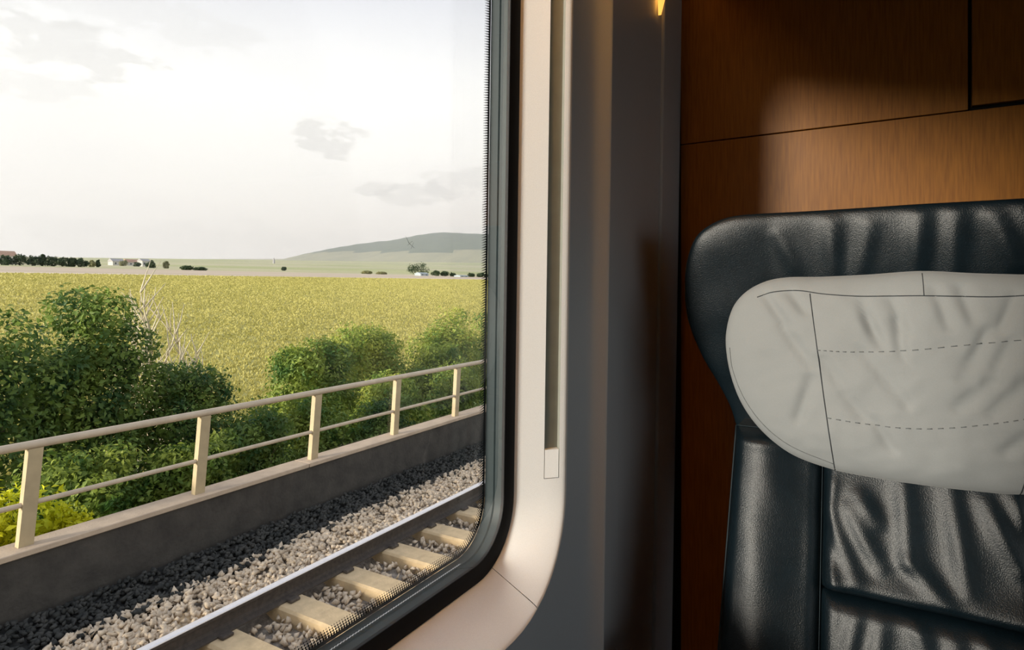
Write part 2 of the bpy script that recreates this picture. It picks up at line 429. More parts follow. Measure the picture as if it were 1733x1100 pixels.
# ---- window_1
win = empty('window_1', (-0.40, 0.0, -0.42)); win['kind'] = 'structure'
def wpart(name, v, f, m, parent=win, **k): return mesh_obj(name, lean(v), f, m, parent, **k)
def prof_x(o): return -0.42 + 0.9615 * o
OS = [(0.0, -0.42), (0.010, prof_x(.010)), (0.020, prof_x(.020)), (0.0315, prof_x(.0315)), (0.0475, prof_x(.0475)), (0.0515, -0.3712), (0.0545, -0.3690), (0.0575, -0.3682), (0.0605, -0.3688), (0.063, -0.3705), (0.0645, -0.3735), (0.0650, -0.3800)]
loops = [loop(o, x, sb=(1.0 if o <= .0605 else {.063: .97, .0645: .92, .0650: .85}[o])) for o, x in OS]
SILL_A = 3                        # the sill takes the bottom edge and the first steps of the corner
def is_sill(k, i): return i < SILL_A or i >= NP - SILL_A - 1
slot_i = (NC + 1, NC + 2)         # edge stop0->stop1 is the block, stop1->corner the open slot
def fskip(k, i): return is_sill(k, i) or (k == 3 and i in slot_i)
v, f = band(loops, skip=fskip)
fr = wpart('frame_surround', v, f, 'frame', smooth=True, auto=40)
v, f = band(loops + [loop(0.0655, -0.376, sb=.6), loop(0.0700, -0.379, sb=.1)], only=is_sill)
# the sill piece stands 0.4 mm back from the joint
n_l = len(loops) + 2
for L in range(n_l):
    for i, d in ((SILL_A, 0.06), (NP - SILL_A - 1 , 0.06)):
        a = Vector(v[L * NP + i]); bq = Vector(v[L * NP + (i - 1 if i == SILL_A else (i + 1) % NP)])
        v[L * NP + i] = tuple(a + (bq - a) * d)
sill = wpart('window_sill', v, f, 'frame', smooth=True, auto=40)
# dark backing behind the joints
v, f = band([loop(0.001, -0.4225), loop(0.0500, -0.3755), loop(0.0618, -0.3735)], skip=lambda k, i: k == 0 and NC <= i <= NC + 3)
wpart('joint_backing', v, f, 'dark')
# slot with its channel and end block
def at_o(o, depth=0.0): return (prof_x(o) - 0.69 * depth, Y1 + o + 0.72 * depth)
ch = [at_o(.0315), at_o(.0315, .011), at_o(.0475, .011), at_o(.0475)]
v, f = extrude_z(ch, ZS[0], Z1 + 0.05)
wpart('blind_channel', v, f, 'channel')
e1 = 0.0006
bl = [at_o(.0315 + e1, .0004), at_o(.0475 - e1, .0004), at_o(.0475 - e1, .0105), at_o(.0315 + e1, .0105)]
v, f = extrude_z(bl, ZS[0] + e1, ZS[1], True)
wpart('channel_end_block', v, f, 'frame')
# gasket
v, f = band([loop(0.0015, -0.4195), loop(-0.003, -0.4185), loop(-0.012, -0.4215), loop(-0.0185, -0.4235), loop(-0.0185, -0.4285)])
wpart('gasket', v, f, 'rubber', smooth=True, auto=50)
# spacer between the two panes
XI, XO = -0.4240, -0.4530
v, f = band([loop(-0.0185, XI - 0.004), loop(-0.0195, XI - 0.012), loop(-0.0195, XI - 0.0135), loop(-0.0215, XI - 0.015), loop(-0.0215, XO + 0.001)])
wpart('glazing_spacer', v, f, 'spacer', smooth=True, auto=30)
v, f = band([loop(-0.0215, XO + 0.0002), loop(-0.026, XO + 0.0002)])
wpart('frit_band', v, f, 'frit')
# rows of printed dots along the edge of the outer pane
mb = MB()
def walk(o, x, step, phase=0.0):
    L = loop(o, x); out = []; acc = phase * step
    for i in range(NP):
        a, c_ = Vector(L[i]), Vector(L[(i + 1) % NP]); d = (c_ - a).length
        t = (c_ - a) / d if d > 1e-9 else Vector((0, 0, 0))
        while acc < d: out.append((a + t * acc, t)); acc += step
        acc -= d
    return out
dv, df = [], []
for row, (off, rad) in enumerate(((-0.0272, 0.00150), (-0.0300, 0.00132), (-0.0328, 0.00108), (-0.0356, 0.0007))):
    for p, t in walk(off, XO + 0.0003, 0.0034, 0.5 * (row % 2)):
        if p.y < -0.1: continue
        k = len(dv)
        for a in range(6): dv.append((p.x, p.y + rad * math.cos(a * math.pi / 3), p.z + rad * math.sin(a * math.pi / 3)))
        df.append(tuple(range(k, k + 6)))
o = wpart('frit_dots', dv, df, 'frit'); o['kind'] = 'stuff'
# silver zigzag seal along the bottom spacer
zz = []
ys = np.arange(-0.5, 0.628, 0.0020)
b = MB()
for i in range(len(ys) - 1):
    xa = XI - 0.0165 + (0.0007 if i % 2 else -0.0007); xb = XI - 0.0165 + (-0.0007 if i % 2 else 0.0007)
    za = Z0 + 0.0221
    w = 0.00038
    b.add([(xa - w, ys[i], za), (xa + w, ys[i], za), (xb + w, ys[i + 1], za), (xb - w, ys[i + 1], za)], [(0, 1, 2, 3)])
b.v = lean(b.v)
zo = b.build('zigzag_seal', 'silver', win); zo['kind'] = 'stuff'
# the two panes
def pane(x, th, o):
    L1, L2 = loop(o, x), loop(o, x - th)
    v = L1 + L2; f = [tuple(range(NP)), tuple(reversed(range(NP, 2 * NP)))]
    return v, f
v, f = pane(XI, 0.004, -0.010)
p1 = wpart('pane', v, f[:1], 'glass')
v, f = pane(XO, 0.004, -0.010)
p2 = wpart('pane', v, f[:1], 'glass')
for pts in ([(.4952, .0557), (.5010, .0490)], [(.5095, .0442), (.4990, .0500)], [(.4985, .0465), (.5060, .0515)], [(.5040, .0430), (.5080, .0500)], [(.6410, .1073), (.6405, .0960)], [(.6470, .0870), (.6445, .0790)], [(.6500, -.1122), (.6385, -.1205)], [(.6380, -.1200), (.6385, -.1300)]):
    b = MB().tube([(XI + 0.0004, y_, z_) for y_, z_ in pts], 0.00016, 5)
    b.v = lean(b.v); b.build('scratch', 'stitch', win)
# outer body edge that carries the glazing
v, f = band([loop(-0.0215, XO + 0.0008), loop(0.05, XO + 0.0008), loop(0.07, XW - 0.06)])
wpart('outer_rebate', v, f, 'rubber')

# ---- wall_end: wood veneer panels on a dark backing
we = empty('wall_end', (0.4, YEND, FLOOR)); we['kind'] = 'structure'
MB().box(-0.44, XR + 0.06, YEND + 0.010, YEND + 0.07, FLOOR, CEIL).build('backing', 'dark', we)
def wpanel(x0, x1, z0, z1, name='wood_panel'):
    return MB().box(x0, x1, YEND - 0.004, YEND + 0.012, z0, z1, 0.0008).build(name, 'wood', we)
wpanel(-0.3665, 1.20, FLOOR, 0.3165)
wpanel(-0.3665, 0.1420, 0.3187, CEIL)
wpanel(0.1480, 0.80, 0.3250, CEIL, 'hatch_door')
wpanel(0.806, 1.20, 0.3187, CEIL)
wpanel(1.204, XR, FLOOR, CEIL)

# ---- luggage rack and the lamp strip between it and the side wall
rk = empty('luggage_rack', (-0.1, 0.0, 0.62))
tag(rk, 'grey overhead luggage shelf running above the window', 'shelf')
MB().box(-0.300, 0.10, -3.2, 1.335, 0.640, 0.680, 0.006).build('shelf_board', 'side', rk)
MB().box(0.10, 0.116, -3.2, 1.335, 0.632, 0.720, 0.004).build('front_rail', 'metal', rk)
lp = empty('strip_lamp', (-0.335, 0.0, 0.66))
tag(lp, 'warm amber strip lamp tucked along the wall above the window', 'lamp')
MB().box(-0.352, -0.312, -3.0, 0.80, 0.690, 0.720, 0.004).build('lamp_body', 'metal', lp)
MB().box(-0.350, -0.314, -2.98, 0.795, 0.682, 0.690, 0.002).build('diffuser', 'lamp', lp)
fin = [(-0.366, 1.176), (-0.345, 1.176)]
fv = [(-0.3640, 1.150, 0.760), (-0.3640, 1.290, 0.760), (-0.3640, 1.175, 0.535), (-0.3480, 1.150, 0.760), (-0.3480, 1.290, 0.760), (-0.3580, 1.175, 0.535)]
mesh_obj('glowing_fin', fv, [(0, 1, 2), (5, 4, 3), (0, 3, 4, 1), (1, 4, 5, 2), (2, 5, 3, 0)], 'fin_glow', lp)  # wall fin past the end of the lamp; its lit look is emission

# ================================================================== SEAT
XC = 0.056
seat = empty('train_seat', (XC, 1.10, FLOOR))
tag(seat, 'dark navy leather train seat with winged headrest before the wood panel', 'seat')
def fold_fn(folds, default_w=0.010):
    def fn(x, z):
        s = 0.0
        for q in folds:
            x0, z0, x1, z1 = q[:4]; amp = q[4] if len(q) > 4 else 0.004; w = q[5] if len(q) > 5 else default_w
            dx, dz = x1 - x0, z1 - z0; L2 = dx * dx + dz * dz
            t = ((x - x0) * dx + (z - z0) * dz) / L2
            tc = min(1.0, max(0.0, t)); d2 = (x - x0 - tc * dx) ** 2 + (z - z0 - tc * dz) ** 2
            if d2 < 9 * w * w: s += amp * math.exp(-d2 / (w * w)) * (0.55 + 0.45 * math.sin(math.pi * min(1, max(0, tc * .8 + .1))))
        return s
    return fn
def nz(x, z, sc_, amp): return amp * mnoise.noise(Vector((x * sc_, z * sc_, 3.7)))

# --- star shaped padded pieces (headrest, pillow)
def star_pad(name, outline, ctr, yfn, bulge, back, power, disp, m, rings=46, n_th=220, parent=seat):
    P = [Vector((a, b_)) for a, b_ in outline]; n = len(P)
    # smooth closed Catmull-Rom through the outline
    curve = []
    per = n_th // n + 1
    for i in range(n):
        p0, p1_, p2_, p3 = P[i - 1], P[i], P[(i + 1) % n], P[(i + 2) % n]
        for k in range(per):
            t = k / per
            curve.append(0.5 * ((2 * p1_) + (p2_ - p0) * t + (2 * p0 - 5 * p1_ + 4 * p2_ - p3) * t * t + (3 * p1_ - p0 - 3 * p2_ + p3) * t ** 3))
    N = len(curve); c0 = Vector(ctr)
    angs = [math.atan2(q.y - c0.y, q.x - c0.x) for q in curve]
    rads = [(q - c0).length for q in curve]
    order = sorted(range(N), key=lambda i: angs[i])
    sa = np.array([angs[i] for i in order]); sr = np.array([rads[i] for i in order])
    sa = np.concatenate([sa[-3:] - 2 * math.pi, sa, sa[:3] + 2 * math.pi]); sr = np.concatenate([sr[-3:], sr, sr[:3]])
    def surf(x, z):
        dx, dz = x - c0.x, z - c0.y
        rr = math.hypot(dx, dz); R_ = float(np.interp(math.atan2(dz, dx), sa, sr)); s = min(1.0, rr / R_)
        edge = (1 - s ** power) ** (1 / power) if s < 1 else 0.0
        return yfn(x, z) - bulge * edge - disp(x, z) * min(1.0, edge * 1.6)
    v = [(c0.x, surf(c0.x, c0.y), c0.y)]; f = []
    ss = [1 - (1 - i / rings) ** 1.7 for i in range(1, rings + 1)]
    for s in ss:
        for q in curve:
            p = c0 + (q - c0) * s
            v.append((p.x, surf(p.x, p.y), p.y))
    for j in range(N): f.append((0, 1 + (j + 1) % N, 1 + j))
    for i in range(rings - 1):
        a, b_ = 1 + i * N, 1 + (i + 1) * N
        for j in range(N):
            j2 = (j + 1) % N
            f.append((a + j, a + j2, b_ + j2, b_ + j))
    last = 1 + (rings - 1) * N
    # rolled back edge
    prevk = last
    for sc2, dep in ((0.985, 0.35), (0.95, 0.7), (0.88, 0.95), (0.6, 1.0)):
        k = len(v)
        for q in curve:
            p = c0 + (q - c0) * sc2; v.append((p.x, yfn(p.x, p.y) + back * dep, p.y))
        for j in range(N):
            j2 = (j + 1) % N; f.append((prevk + j, prevk + j2, k + j2, k + j))
        prevk = k
    f.append(tuple(prevk + j for j in range(N)))
    o = mesh_obj(name, v, f, m, parent, smooth=True)
    return o, surf

def mirror(half):        # left half from top centre round to bottom centre -> closed outline
    right = [(2 * XC - x, z) for x, z in reversed(half) if abs(x - XC) > 1e-4]
    return half + right

HEAD = [(XC, 0.1245), (-0.0096, 0.124), (-0.0869, 0.1237), (-0.1636, 0.1237), (-0.2058, 0.1208), (-0.237, 0.1099), (-0.2622, 0.09), (-0.2788, 0.0539), (-0.2863, 0.0104), (-0.286, -0.0493), (-0.267, -0.1134), (-0.2406, -0.1672), (-0.222, -0.2117), (-0.2091, -0.2614), (-0.1807, -0.3189), (-0.086, -0.3493), (XC, -0.3551)]
HF = [(-.133, .086, -.111, .038, .004, .013), (-.058, .100, -.056, .020, .006, .012), (-.008, .095, -.022, .020, .005, .012), (.056, .105, .051, .02, .006, .013), (.098, .105, .095, .02, .006, .013), (.142, .098, .165, .035, .007, .013), (.171, .112, .185, .065, .006, .012), (.21, .10, .22, .03, .005, .012)]
hf = fold_fn(HF)
head, head_s = star_pad('headrest', mirror(HEAD), (XC, -0.08), lambda x, z: 1.100 - 0.15 * max(0.0, (abs(x - XC) - 0.20)) - 0.26 * (z - .05), 0.034, 0.07, 5.5,
                        lambda x, z: hf(x, z) + nz(x, z, 14, .0022), 'leather')

PIL = [(XC, .0262), (-.0075, .0221), (-.0722, .0194), (-.1180, .0190), (-.1500, .0125), (-.1780, -.0035), (-.1970, -.0270), (-.2070, -.0600), (-.2085, -.0949), (-.2000, -.1416), (-.1820, -.1860), (-.1510, -.2250), (-.1085, -.2540), (-.0527, -.2685), (0.005, -.2725), (XC, -.2735)]
PF = [(-0.146, -0.009, -0.116, -0.051), (-0.108, -0.007, -0.09, -0.032), (-0.119, -0.057, -0.08, -0.112), (-0.063, -0.102, -0.037, -0.144), (-0.016, -0.085, 0.038, -0.156), (0.148, -0.067, 0.129, -0.119), (0.129, -0.119, 0.094, -0.157), (0.161, -0.119, 0.13, -0.159), (-0.007, -0.042, 0.006, -0.079), (0.026, -0.045, 0.033, -0.096), (-0.034, -0.153, -0.012, -0.18), (0.125, -0.054, 0.101, -0.117), (0.0, -0.184, 0.021, -0.221), (0.161, -0.188, 0.144, -0.209), (-0.015, -0.017, -0.004, -0.058), (0.021, -0.016, 0.035, -0.057), (0.155, -0.007, 0.138, -0.053), (-0.08, -0.13, -0.098, -0.193), (.07, .0, .085, -.05), (.10, .0, .11, -.04)]
pf = fold_fn([q + (-0.0068, 0.0072) for q in PF])
pillow, pil_s = star_pad('headrest_pillow', mirror(PIL), (XC, -0.115), lambda x, z: 1.040 + 0.02 * z, 0.050, 0.028, 2.4,
                         lambda x, z: pf(x, z) + nz(x, z, 22, .0030) + nz(x, z, 55, .0014), 'fabric')
pillow['label'] = 'grey fabric pillow cover strapped to the headrest'
def seam_line(name, pts, m, rad, lift, surf, parent, step=0.004, dash=None):
    P = []
    for a, c_ in zip(pts[:-1], pts[1:]):
        d = math.hypot(c_[0] - a[0], c_[1] - a[1]); k = max(1, int(d / step))
        for i in range(k): P.append((a[0] + (c_[0] - a[0]) * i / k, a[1] + (c_[1] - a[1]) * i / k))
    P.append(pts[-1])
    Q = [Vector((x, surf(x, z) - lift, z)) for x, z in P]
    mb = MB()
    if dash:
        for i in range(0, len(Q) - 1, dash): mb.tube(Q[i:i + 2], rad, 5)
    else: mb.tube(Q, rad, 5)
    return mb.build(name, m, parent, smooth=True)
def spl(p, n=10):
    P = [Vector(q) for q in p]; out = []
    P = [2 * P[0] - P[1]] + P + [2 * P[-1] - P[-2]]
    for i in range(1, len(P) - 2):
        for k in range(n):
            t = k / n; a, b_, c_, d = P[i - 1], P[i], P[i + 1], P[i + 2]
            out.append(tuple(0.5 * (2 * b_ + (c_ - a) * t + (2 * a - 5 * b_ + 4 * c_ - d) * t * t + (3 * b_ - a - 3 * c_ + d) * t ** 3)))
    out.append(tuple(P[-2])); return out
def mir(p): return [(2 * XC - x, z) for x, z in p]
top_seam = spl([(-.158, -.012), (-.135, -.004), (-.100, -.0015), (-.065, -.0065), (-.022, -.0095), (.02, -.009), (XC, -.0085), (.092, -.009), (.134, -.0095), (.177, -.0065), (.212, -.0015)])
seam_line('seam', top_seam, 'seam', 0.00075, 0.0000, pil_s, pillow)
side_seam = spl([(-.083, -.006), (-.077, -.05), (-.071, -.095), (-.063, -.16), (-.056, -.215), (-.0505, -.2665)])
seam_line('seam', side_seam, 'seam', 0.0008, 0.0000, pil_s, pillow)
seam_line('seam', mir(side_seam), 'seam', 0.0008, 0.0000, pil_s, pillow)
seam_line('seam', [(0.0565, .0225), (.0575, -.008)], 'seam', 0.0006, 0.0, pil_s, pillow)
seam_line('stitching', spl([(-.072, -.088), (-.03, -.0885), (.03, -.084), (.10, -.073), (.165, -.063)]), 'stitch', 0.0007, 0.0001, pil_s, pillow, dash=2)
seam_line('stitching', spl([(-.060, -.185), (-.0, -.189), (.06, -.187), (.12, -.175), (.170, -.160)]), 'stitch', 0.0007, 0.0001, pil_s, pillow, dash=2)
seam_line('edge_seam', spl([(-.200, -.093), (-.195, -.128), (-.178, -.170), (-.150, -.207), (-.110, -.236), (-.052, -.2555)]), 'stitch', 0.0007, 0.0002, pil_s, pillow)

# --- backrest cushions: rectangular pads on the reclined back
def back_y(z): return 1.072 + 0.29 * (z + 0.23)
def rect_pad(name, xl, xr, zt, zb, bulge, rx, disp, nx=70, nz_=90, thick=0.07, off=0.0, tiltx=0.0, m='leather'):
    v, f = [], []
    for j in range(nz_ + 1):
        tz = j / nz_
        for i in range(nx + 1):
            tx = i / nx
            # denser near the edges
            ux = 0.5 - 0.5 * math.cos(math.pi * tx); uz = 0.5 - 0.5 * math.cos(math.pi * tz)
            zt_, zb_ = zt, zb
            z = zt_ + (zb_ - zt_) * uz
            a, b_ = xl(z), xr(z)
            x = a + (b_ - a) * ux
            ex = min(x - a, b_ - x); ez = min(zt_ - z, z - zb_)
            gx = 1 - max(0, 1 - ex / rx) ** 2.6; gz = 1 - max(0, 1 - ez / rx) ** 2.6
            e = max(0.0, min(gx, 1)) ** .5 * max(0.0, min(gz, 1)) ** .5
            y = back_y(z) + off - bulge * e - disp(x, z) * e + tiltx * (x - XC)
            v.append((x, y, z))
    W = nx + 1
    for j in range(nz_):
        for i in range(nx):
            a = j * W + i; f.append((a, a + W, a + W + 1, a + 1))
    k = len(v)
    rim = [i for i in range(W)] + [j * W + nx for j in range(1, nz_ + 1)] + [nz_ * W + i for i in range(nx - 1, -1, -1)] + [j * W for j in range(nz_ - 1, 0, -1)]
    for r_ in rim: x, y, z = v[r_]; v.append((x, back_y(z) + thick, z))
    n = len(rim)
    for i in range(n): f.append((rim[i], rim[(i + 1) % n], k + (i + 1) % n, k + i))
    f.append(tuple(range(k, k + n)))
    return mesh_obj(name, v, f, m, seat, smooth=True, auto=60)
ZSEAM = lambda x: -0.434 + 0.04 * (x - XC)
LF = [(-0.061, -0.324, -0.025, -0.407), (-0.033, -0.32, 0.005, -0.387), (0.034, -0.272, 0.041, -0.372), (0.088, -0.269, 0.104, -0.395), (0.128, -0.285, 0.160, -0.36), (-0.069, -0.37, -0.05, -0.423), (0.041, -0.374, 0.08, -0.415), (-.06, -.29, -.066, -.33), (.155, -.27, .175, -.31), (-.02, -.30, .0, -.33)]
lf = fold_fn([q + (0.0062, 0.0130) for q in LF])
LO = [(0.045, -0.439, 0.059, -0.485), (0.121, -0.445, 0.145, -0.50), (-0.021, -0.455, -0.036, -0.52), (0.007, -0.455, -0.0, -0.52), (.09, -.46, .095, -.52)]
lo = fold_fn([q + (0.005, 0.012) for q in LO])
inl = lambda z: -0.0690; inr = lambda z: 2 * XC + 0.0690
rect_pad('backrest_upper_cushion', lambda z: -.0685, lambda z: 2 * XC + .0685, -0.235, -0.4375, 0.032, 0.022, lambda x, z: lf(x, z) + nz(x, z, 16, .003) + .006 * math.exp(-((z + .42) / .02) ** 2), off=0.006)
rect_pad('backrest_lower_cushion', lambda z: -.0685, lambda z: 2 * XC + .0685, -0.4395, -0.74, 0.030, 0.024, lambda x, z: lo(x, z) + nz(x, z, 16, .003), off=0.004)
def bolster(sgn, name):
    if sgn < 0: xl, xr = (lambda z: -.197 - .008 * (-.23 - z) / .3), (lambda z: -.0697)
    else: xl, xr = (lambda z: 2 * XC + .0697), (lambda z: 2 * XC + .197 + .008 * (-.23 - z) / .3)
    def dsp(x, z):
        u = abs(x - XC)
        return 0.020 * math.exp(-((u - .212) / .048) ** 2) + nz(x, z, 20, .003) + 0.004 * math.exp(-((z + .235) / .02) ** 2)
    return rect_pad(name, xl, xr, -0.226, -0.78, 0.024, 0.020, dsp, nx=60, nz_=90, off=0.0)
bolster(-1, 'side_bolster'); bolster(1, 'side_bolster')
for sgn in (-1, 1):
    for q, r_ in ((0.2520, .0017), (0.2570, .0015)):
        pts = [(XC + sgn * (q + .008 * (-.23 - z) / .3), back_y(z) - 0.001 + 0.010 * (q > .255), z) for z in np.linspace(-.228, -.77, 30)]
        MB().tube(pts, r_, 8).build('piping', 'piping', seat, smooth=True)
    # piping along the inner edge
    pts = [(XC + sgn * .1252, back_y(z) - 0.008, z) for z in np.linspace(-.24, -.74, 30)]
    MB().tube(pts, .0008, 8).build('piping', 'piping', seat, smooth=True)
pts = [(x, back_y(-.226) - .004, -.2255) for x in np.linspace(-.198, -.125, 12)]
MB().tube(pts, .0010, 6).build('piping', 'piping', seat, smooth=True)
# shell, cushion and base (below the frame)
v, f = [], []
b = MB()
b.add([(XC - .24, back_y(-.2) + .075, -.22), (XC + .24, back_y(-.2) + .075, -.22), (XC + .25, back_y(-.8) + .08, -.85), (XC - .25, back_y(-.8) + .08, -.85),
       (XC - .23, back_y(-.2) + .095, -.22), (XC + .23, back_y(-.2) + .095, -.22), (XC + .24, back_y(-.8) + .13, -.85), (XC - .24, back_y(-.8) + .13, -.85)],
      [(0, 1, 2, 3), (7, 6, 5, 4), (0, 4, 5, 1), (1, 5, 6, 2), (2, 6, 7, 3), (3, 7, 4, 0)])
b.build('back_shell', 'dark', seat)
MB().box(XC - .25, XC + .25, 0.36, 0.93, -0.90, -0.765, 0.03).build('seat_cushion', 'leather', seat)
MB().box(XC - .19, XC + .19, 0.50, 0.90, FLOOR, -0.90, 0.02).build('seat_base', 'metal', seat)
for sgn in (-1, 1):
    MB().box(XC + sgn * .285 - .03, XC + sgn * .285 + .03, 0.50, 0.94, -0.60, -0.555, 0.012).build('armrest', 'leather', seat)
    MB().box(XC + sgn * .285 - .015, XC + sgn * .285 + .015, 0.72, 0.90, -0.92, -0.60, 0.006).build('armrest_support', 'metal', seat)

# ================================================================== OUTSIDE
def terrain(X, Y):
    d = -X
    def lerp(tab, q):
        return float(np.interp(q, [t[0] for t in tab], [t[1] for t in tab]))
    a = lerp([(-60, -2.85), (1.0, -2.85), (2.2, -2.74), (4.3, -2.74), (4.5, -2.65), (4.7, -2.64), (5.75, -2.60), (6.0, -2.60), (6.3, -2.9), (8.5, -3.9), (14, -4.5), (215, 5.55), (235, 6.4), (300, 9.0), (900, 30.0), (2500, 60.0)], d)
    c = lerp([(10, 0.0), (40, 0.006), (300, 0.006), (900, 0.03), (2500, 0.045)], d)
    return a + c * Y
def ground(name, ds, ys, m, rough=0.0):
    v, f = [], []
    for d in ds:
        for y in ys:
            z = terrain(-d, y)
            if rough: z += rough * mnoise.noise(Vector((d * .05, y * .05, 1.0)))
            v.append((-d, y, z))
    n = len(ys)
    for i in range(len(ds) - 1):
        for j in range(n - 1):
            a = i * n + j; f.append((a, a + n, a + n + 1, a + 1))
    o = mesh_obj(name, v, f, m, smooth=True); o['kind'] = 'structure'; return o
YN = list(np.linspace(-30, 60, 46))
YF = list(np.concatenate([np.linspace(-60, 60, 13), np.linspace(80, 600, 14), np.linspace(700, 4200, 12)]))
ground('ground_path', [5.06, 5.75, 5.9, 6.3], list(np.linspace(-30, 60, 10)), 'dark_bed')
ground('ground_trackbed', [-40, -20, -4, 1, 2.2, 3, 4.3, 4.5, 4.7, 5.06], list(np.linspace(-30, 60, 10)), 'bed')
ground('ground_verge', [6.3, 7, 8, 9, 10, 11, 12, 14], YN, 'verge')
ground('ground_crop_field', list(np.linspace(14, 172, 30)), YF[:-4], 'crop')
ground('ground_lane', [172, 181], YF[:-4], 'lane')
ground('ground_ploughed_strip', [181, 222, 275], YF[:-4], 'ploughed')
ground('ground_meadow', [275, 330, 400, 500, 650, 900, 1300, 1800, 2500], YF, 'meadow')

# hill range far behind the meadow
def hill_mesh():
    v, f = [], []
    nu, nv = 150, 40
    # ridge runs along direction u; crest profile from left foot to the right, seen at 2.2-3.2 km
    def rp(px, yc):
        xc = (px - 866) / 1037.0
        return Vector(((0.8604 * xc - 0.5096) * yc, (0.5096 * xc + 0.8604) * yc))
    c0, c1 = rp(480, 2800), rp(900, 2800)
    ax = (c1 - c0); L = ax.length; ax.normalize(); pr = Vector((-ax.y, ax.x))
    crest = [(-0.15, 90), (0.0, 112), (0.06, 122), (0.10, 138), (0.14, 156), (0.24, 186), (0.34, 206), (0.44, 217), (0.50, 228), (0.56, 244), (0.61, 256), (0.68, 259), (0.76, 258), (0.84, 250), (1.0, 240), (1.25, 200), (1.5, 120)]
    for i in range(nu + 1):
        t = -0.15 + 1.65 * i / nu
        h = float(np.interp(t, [q[0] for q in crest], [q[1] for q in crest]))
        for j in range(nv + 1):
            s = j / nv * 2 - 1
            p = c0 + ax * (t * L) + pr * (s * 900)
            g = math.cos(s * math.pi / 2) ** 1.4 if abs(s) < 1 else 0
            hh = 50 + (h - 50) * g if h > 50 else h
            wob = mnoise.noise(Vector((p.x * .003, p.y * .003, 0))) * 10 * g + mnoise.noise(Vector((p.x * .02, p.y * .02, 5))) * 4.5 * g
            v.append((p.x, p.y, hh + wob))
    for i in range(nu):
        for j in range(nv):
            a = i * (nv + 1) + j; f.append((a, a + nv + 1, a + nv + 2, a + 1))
    return v, f
hv, hfc = hill_mesh()
ho = mesh_obj('ground_hill', hv, hfc, 'hill', smooth=True); ho['kind'] = 'structure'
ho.data.materials.append(M['vine'])
zs = np.array([sum(hv[i][2] for i in q) / 4 for q in hfc])
cxs = np.array([sum(hv[i][0] for i in q) / 4 for q in hfc]); cys = np.array([sum(hv[i][1] for i in q) / 4 for q in hfc])
lim = np.array([138 + 22 * mnoise.noise(Vector((x * .002, y * .002, 9))) for x, y in zip(cxs, cys)])
ho.data.polygons.foreach_set('material_index', (zs < lim).astype(np.int32))

# ---- track: ballast, sleepers, rails
def stones(n, x0, x1, y0, y1, z, seed, size, zfn=None):
    r = np.random.default_rng(seed)
    base = np.array([(1, 0, 0), (-1, 0, 0), (0, 1, 0), (0, -1, 0), (0, 0, 1), (0, 0, -1)], float)
    tri = np.array([(0, 2, 4), (2, 1, 4), (1, 3, 4), (3, 0, 4), (2, 0, 5), (1, 2, 5), (3, 1, 5), (0, 3, 5)])
    P = np.stack([r.uniform(x0, x1, n), r.uniform(y0, y1, n), np.full(n, z) + r.uniform(-.02, .02, n)], 1)
    if zfn is not None: P[:, 2] += zfn(P[:, 0])
    S = size * r.uniform(.6, 1.25, (n, 1, 3)) * np.array([1, 1, .75])
    V = base[None] * S + r.normal(0, size * .18, (n, 6, 3))
    q = r.normal(size=(n, 4)); q /= np.linalg.norm(q, axis=1, keepdims=True)
    w, x, y, zq = q.T
    Rm = np.stack([np.stack([1 - 2 * (y * y + zq * zq), 2 * (x * y - zq * w), 2 * (x * zq + y * w)], 1), np.stack([2 * (x * y + zq * w), 1 - 2 * (x * x + zq * zq), 2 * (y * zq - x * w)], 1), np.stack([2 * (x * zq - y * w), 2 * (y * zq + x * w), 1 - 2 * (x * x + y * y)], 1)], 1)
    V = np.einsum('nij,nkj->nki', Rm, V) + P[:, None]
    F = tri[None] + (np.arange(n) * 6)[:, None, None]
    return V.reshape(-1, 3), F.reshape(-1, 3)
def np_mesh(name, V, F, m, parent=None):
    me = bpy.data.meshes.new(name)
    k = F.shape[1]
    me.vertices.add(len(V)); me.vertices.foreach_set('co', V.astype(np.float32).ravel())
    me.loops.add(F.size); me.loops.foreach_set('vertex_index', F.astype(np.int32).ravel())
    me.polygons.add(len(F)); me.polygons.foreach_set('loop_start', np.arange(0, F.size, k, dtype=np.int32))
    me.update(calc_edges=True)
    me.materials.append(M[m])
    o = bpy.data.objects.new(name, me); col.objects.link(o)
    if parent:
        o.parent = parent; o.matrix_parent_inverse = Matrix.Translation(-Vector(parent.location))
    return o
V1, F1 = stones(11000, -5.12, -4.40, -3, 15, -2.60, 1, 0.034, lambda x: 0.03 * np.clip((-4.7 - x) / .4, 0, 1))
V2, F2 = stones(9000, -4.24, -2.2, -2, 12, -2.70, 2, 0.034)
Vb = np.concatenate([V1, V2]); Fb = np.concatenate([F1, F2 + len(V1)])
bal = np_mesh('track_ballast', Vb, Fb, 'stone')
tag(bal, 'loose pale crushed-stone ballast around the neighbouring track', 'ballast', kind='stuff')

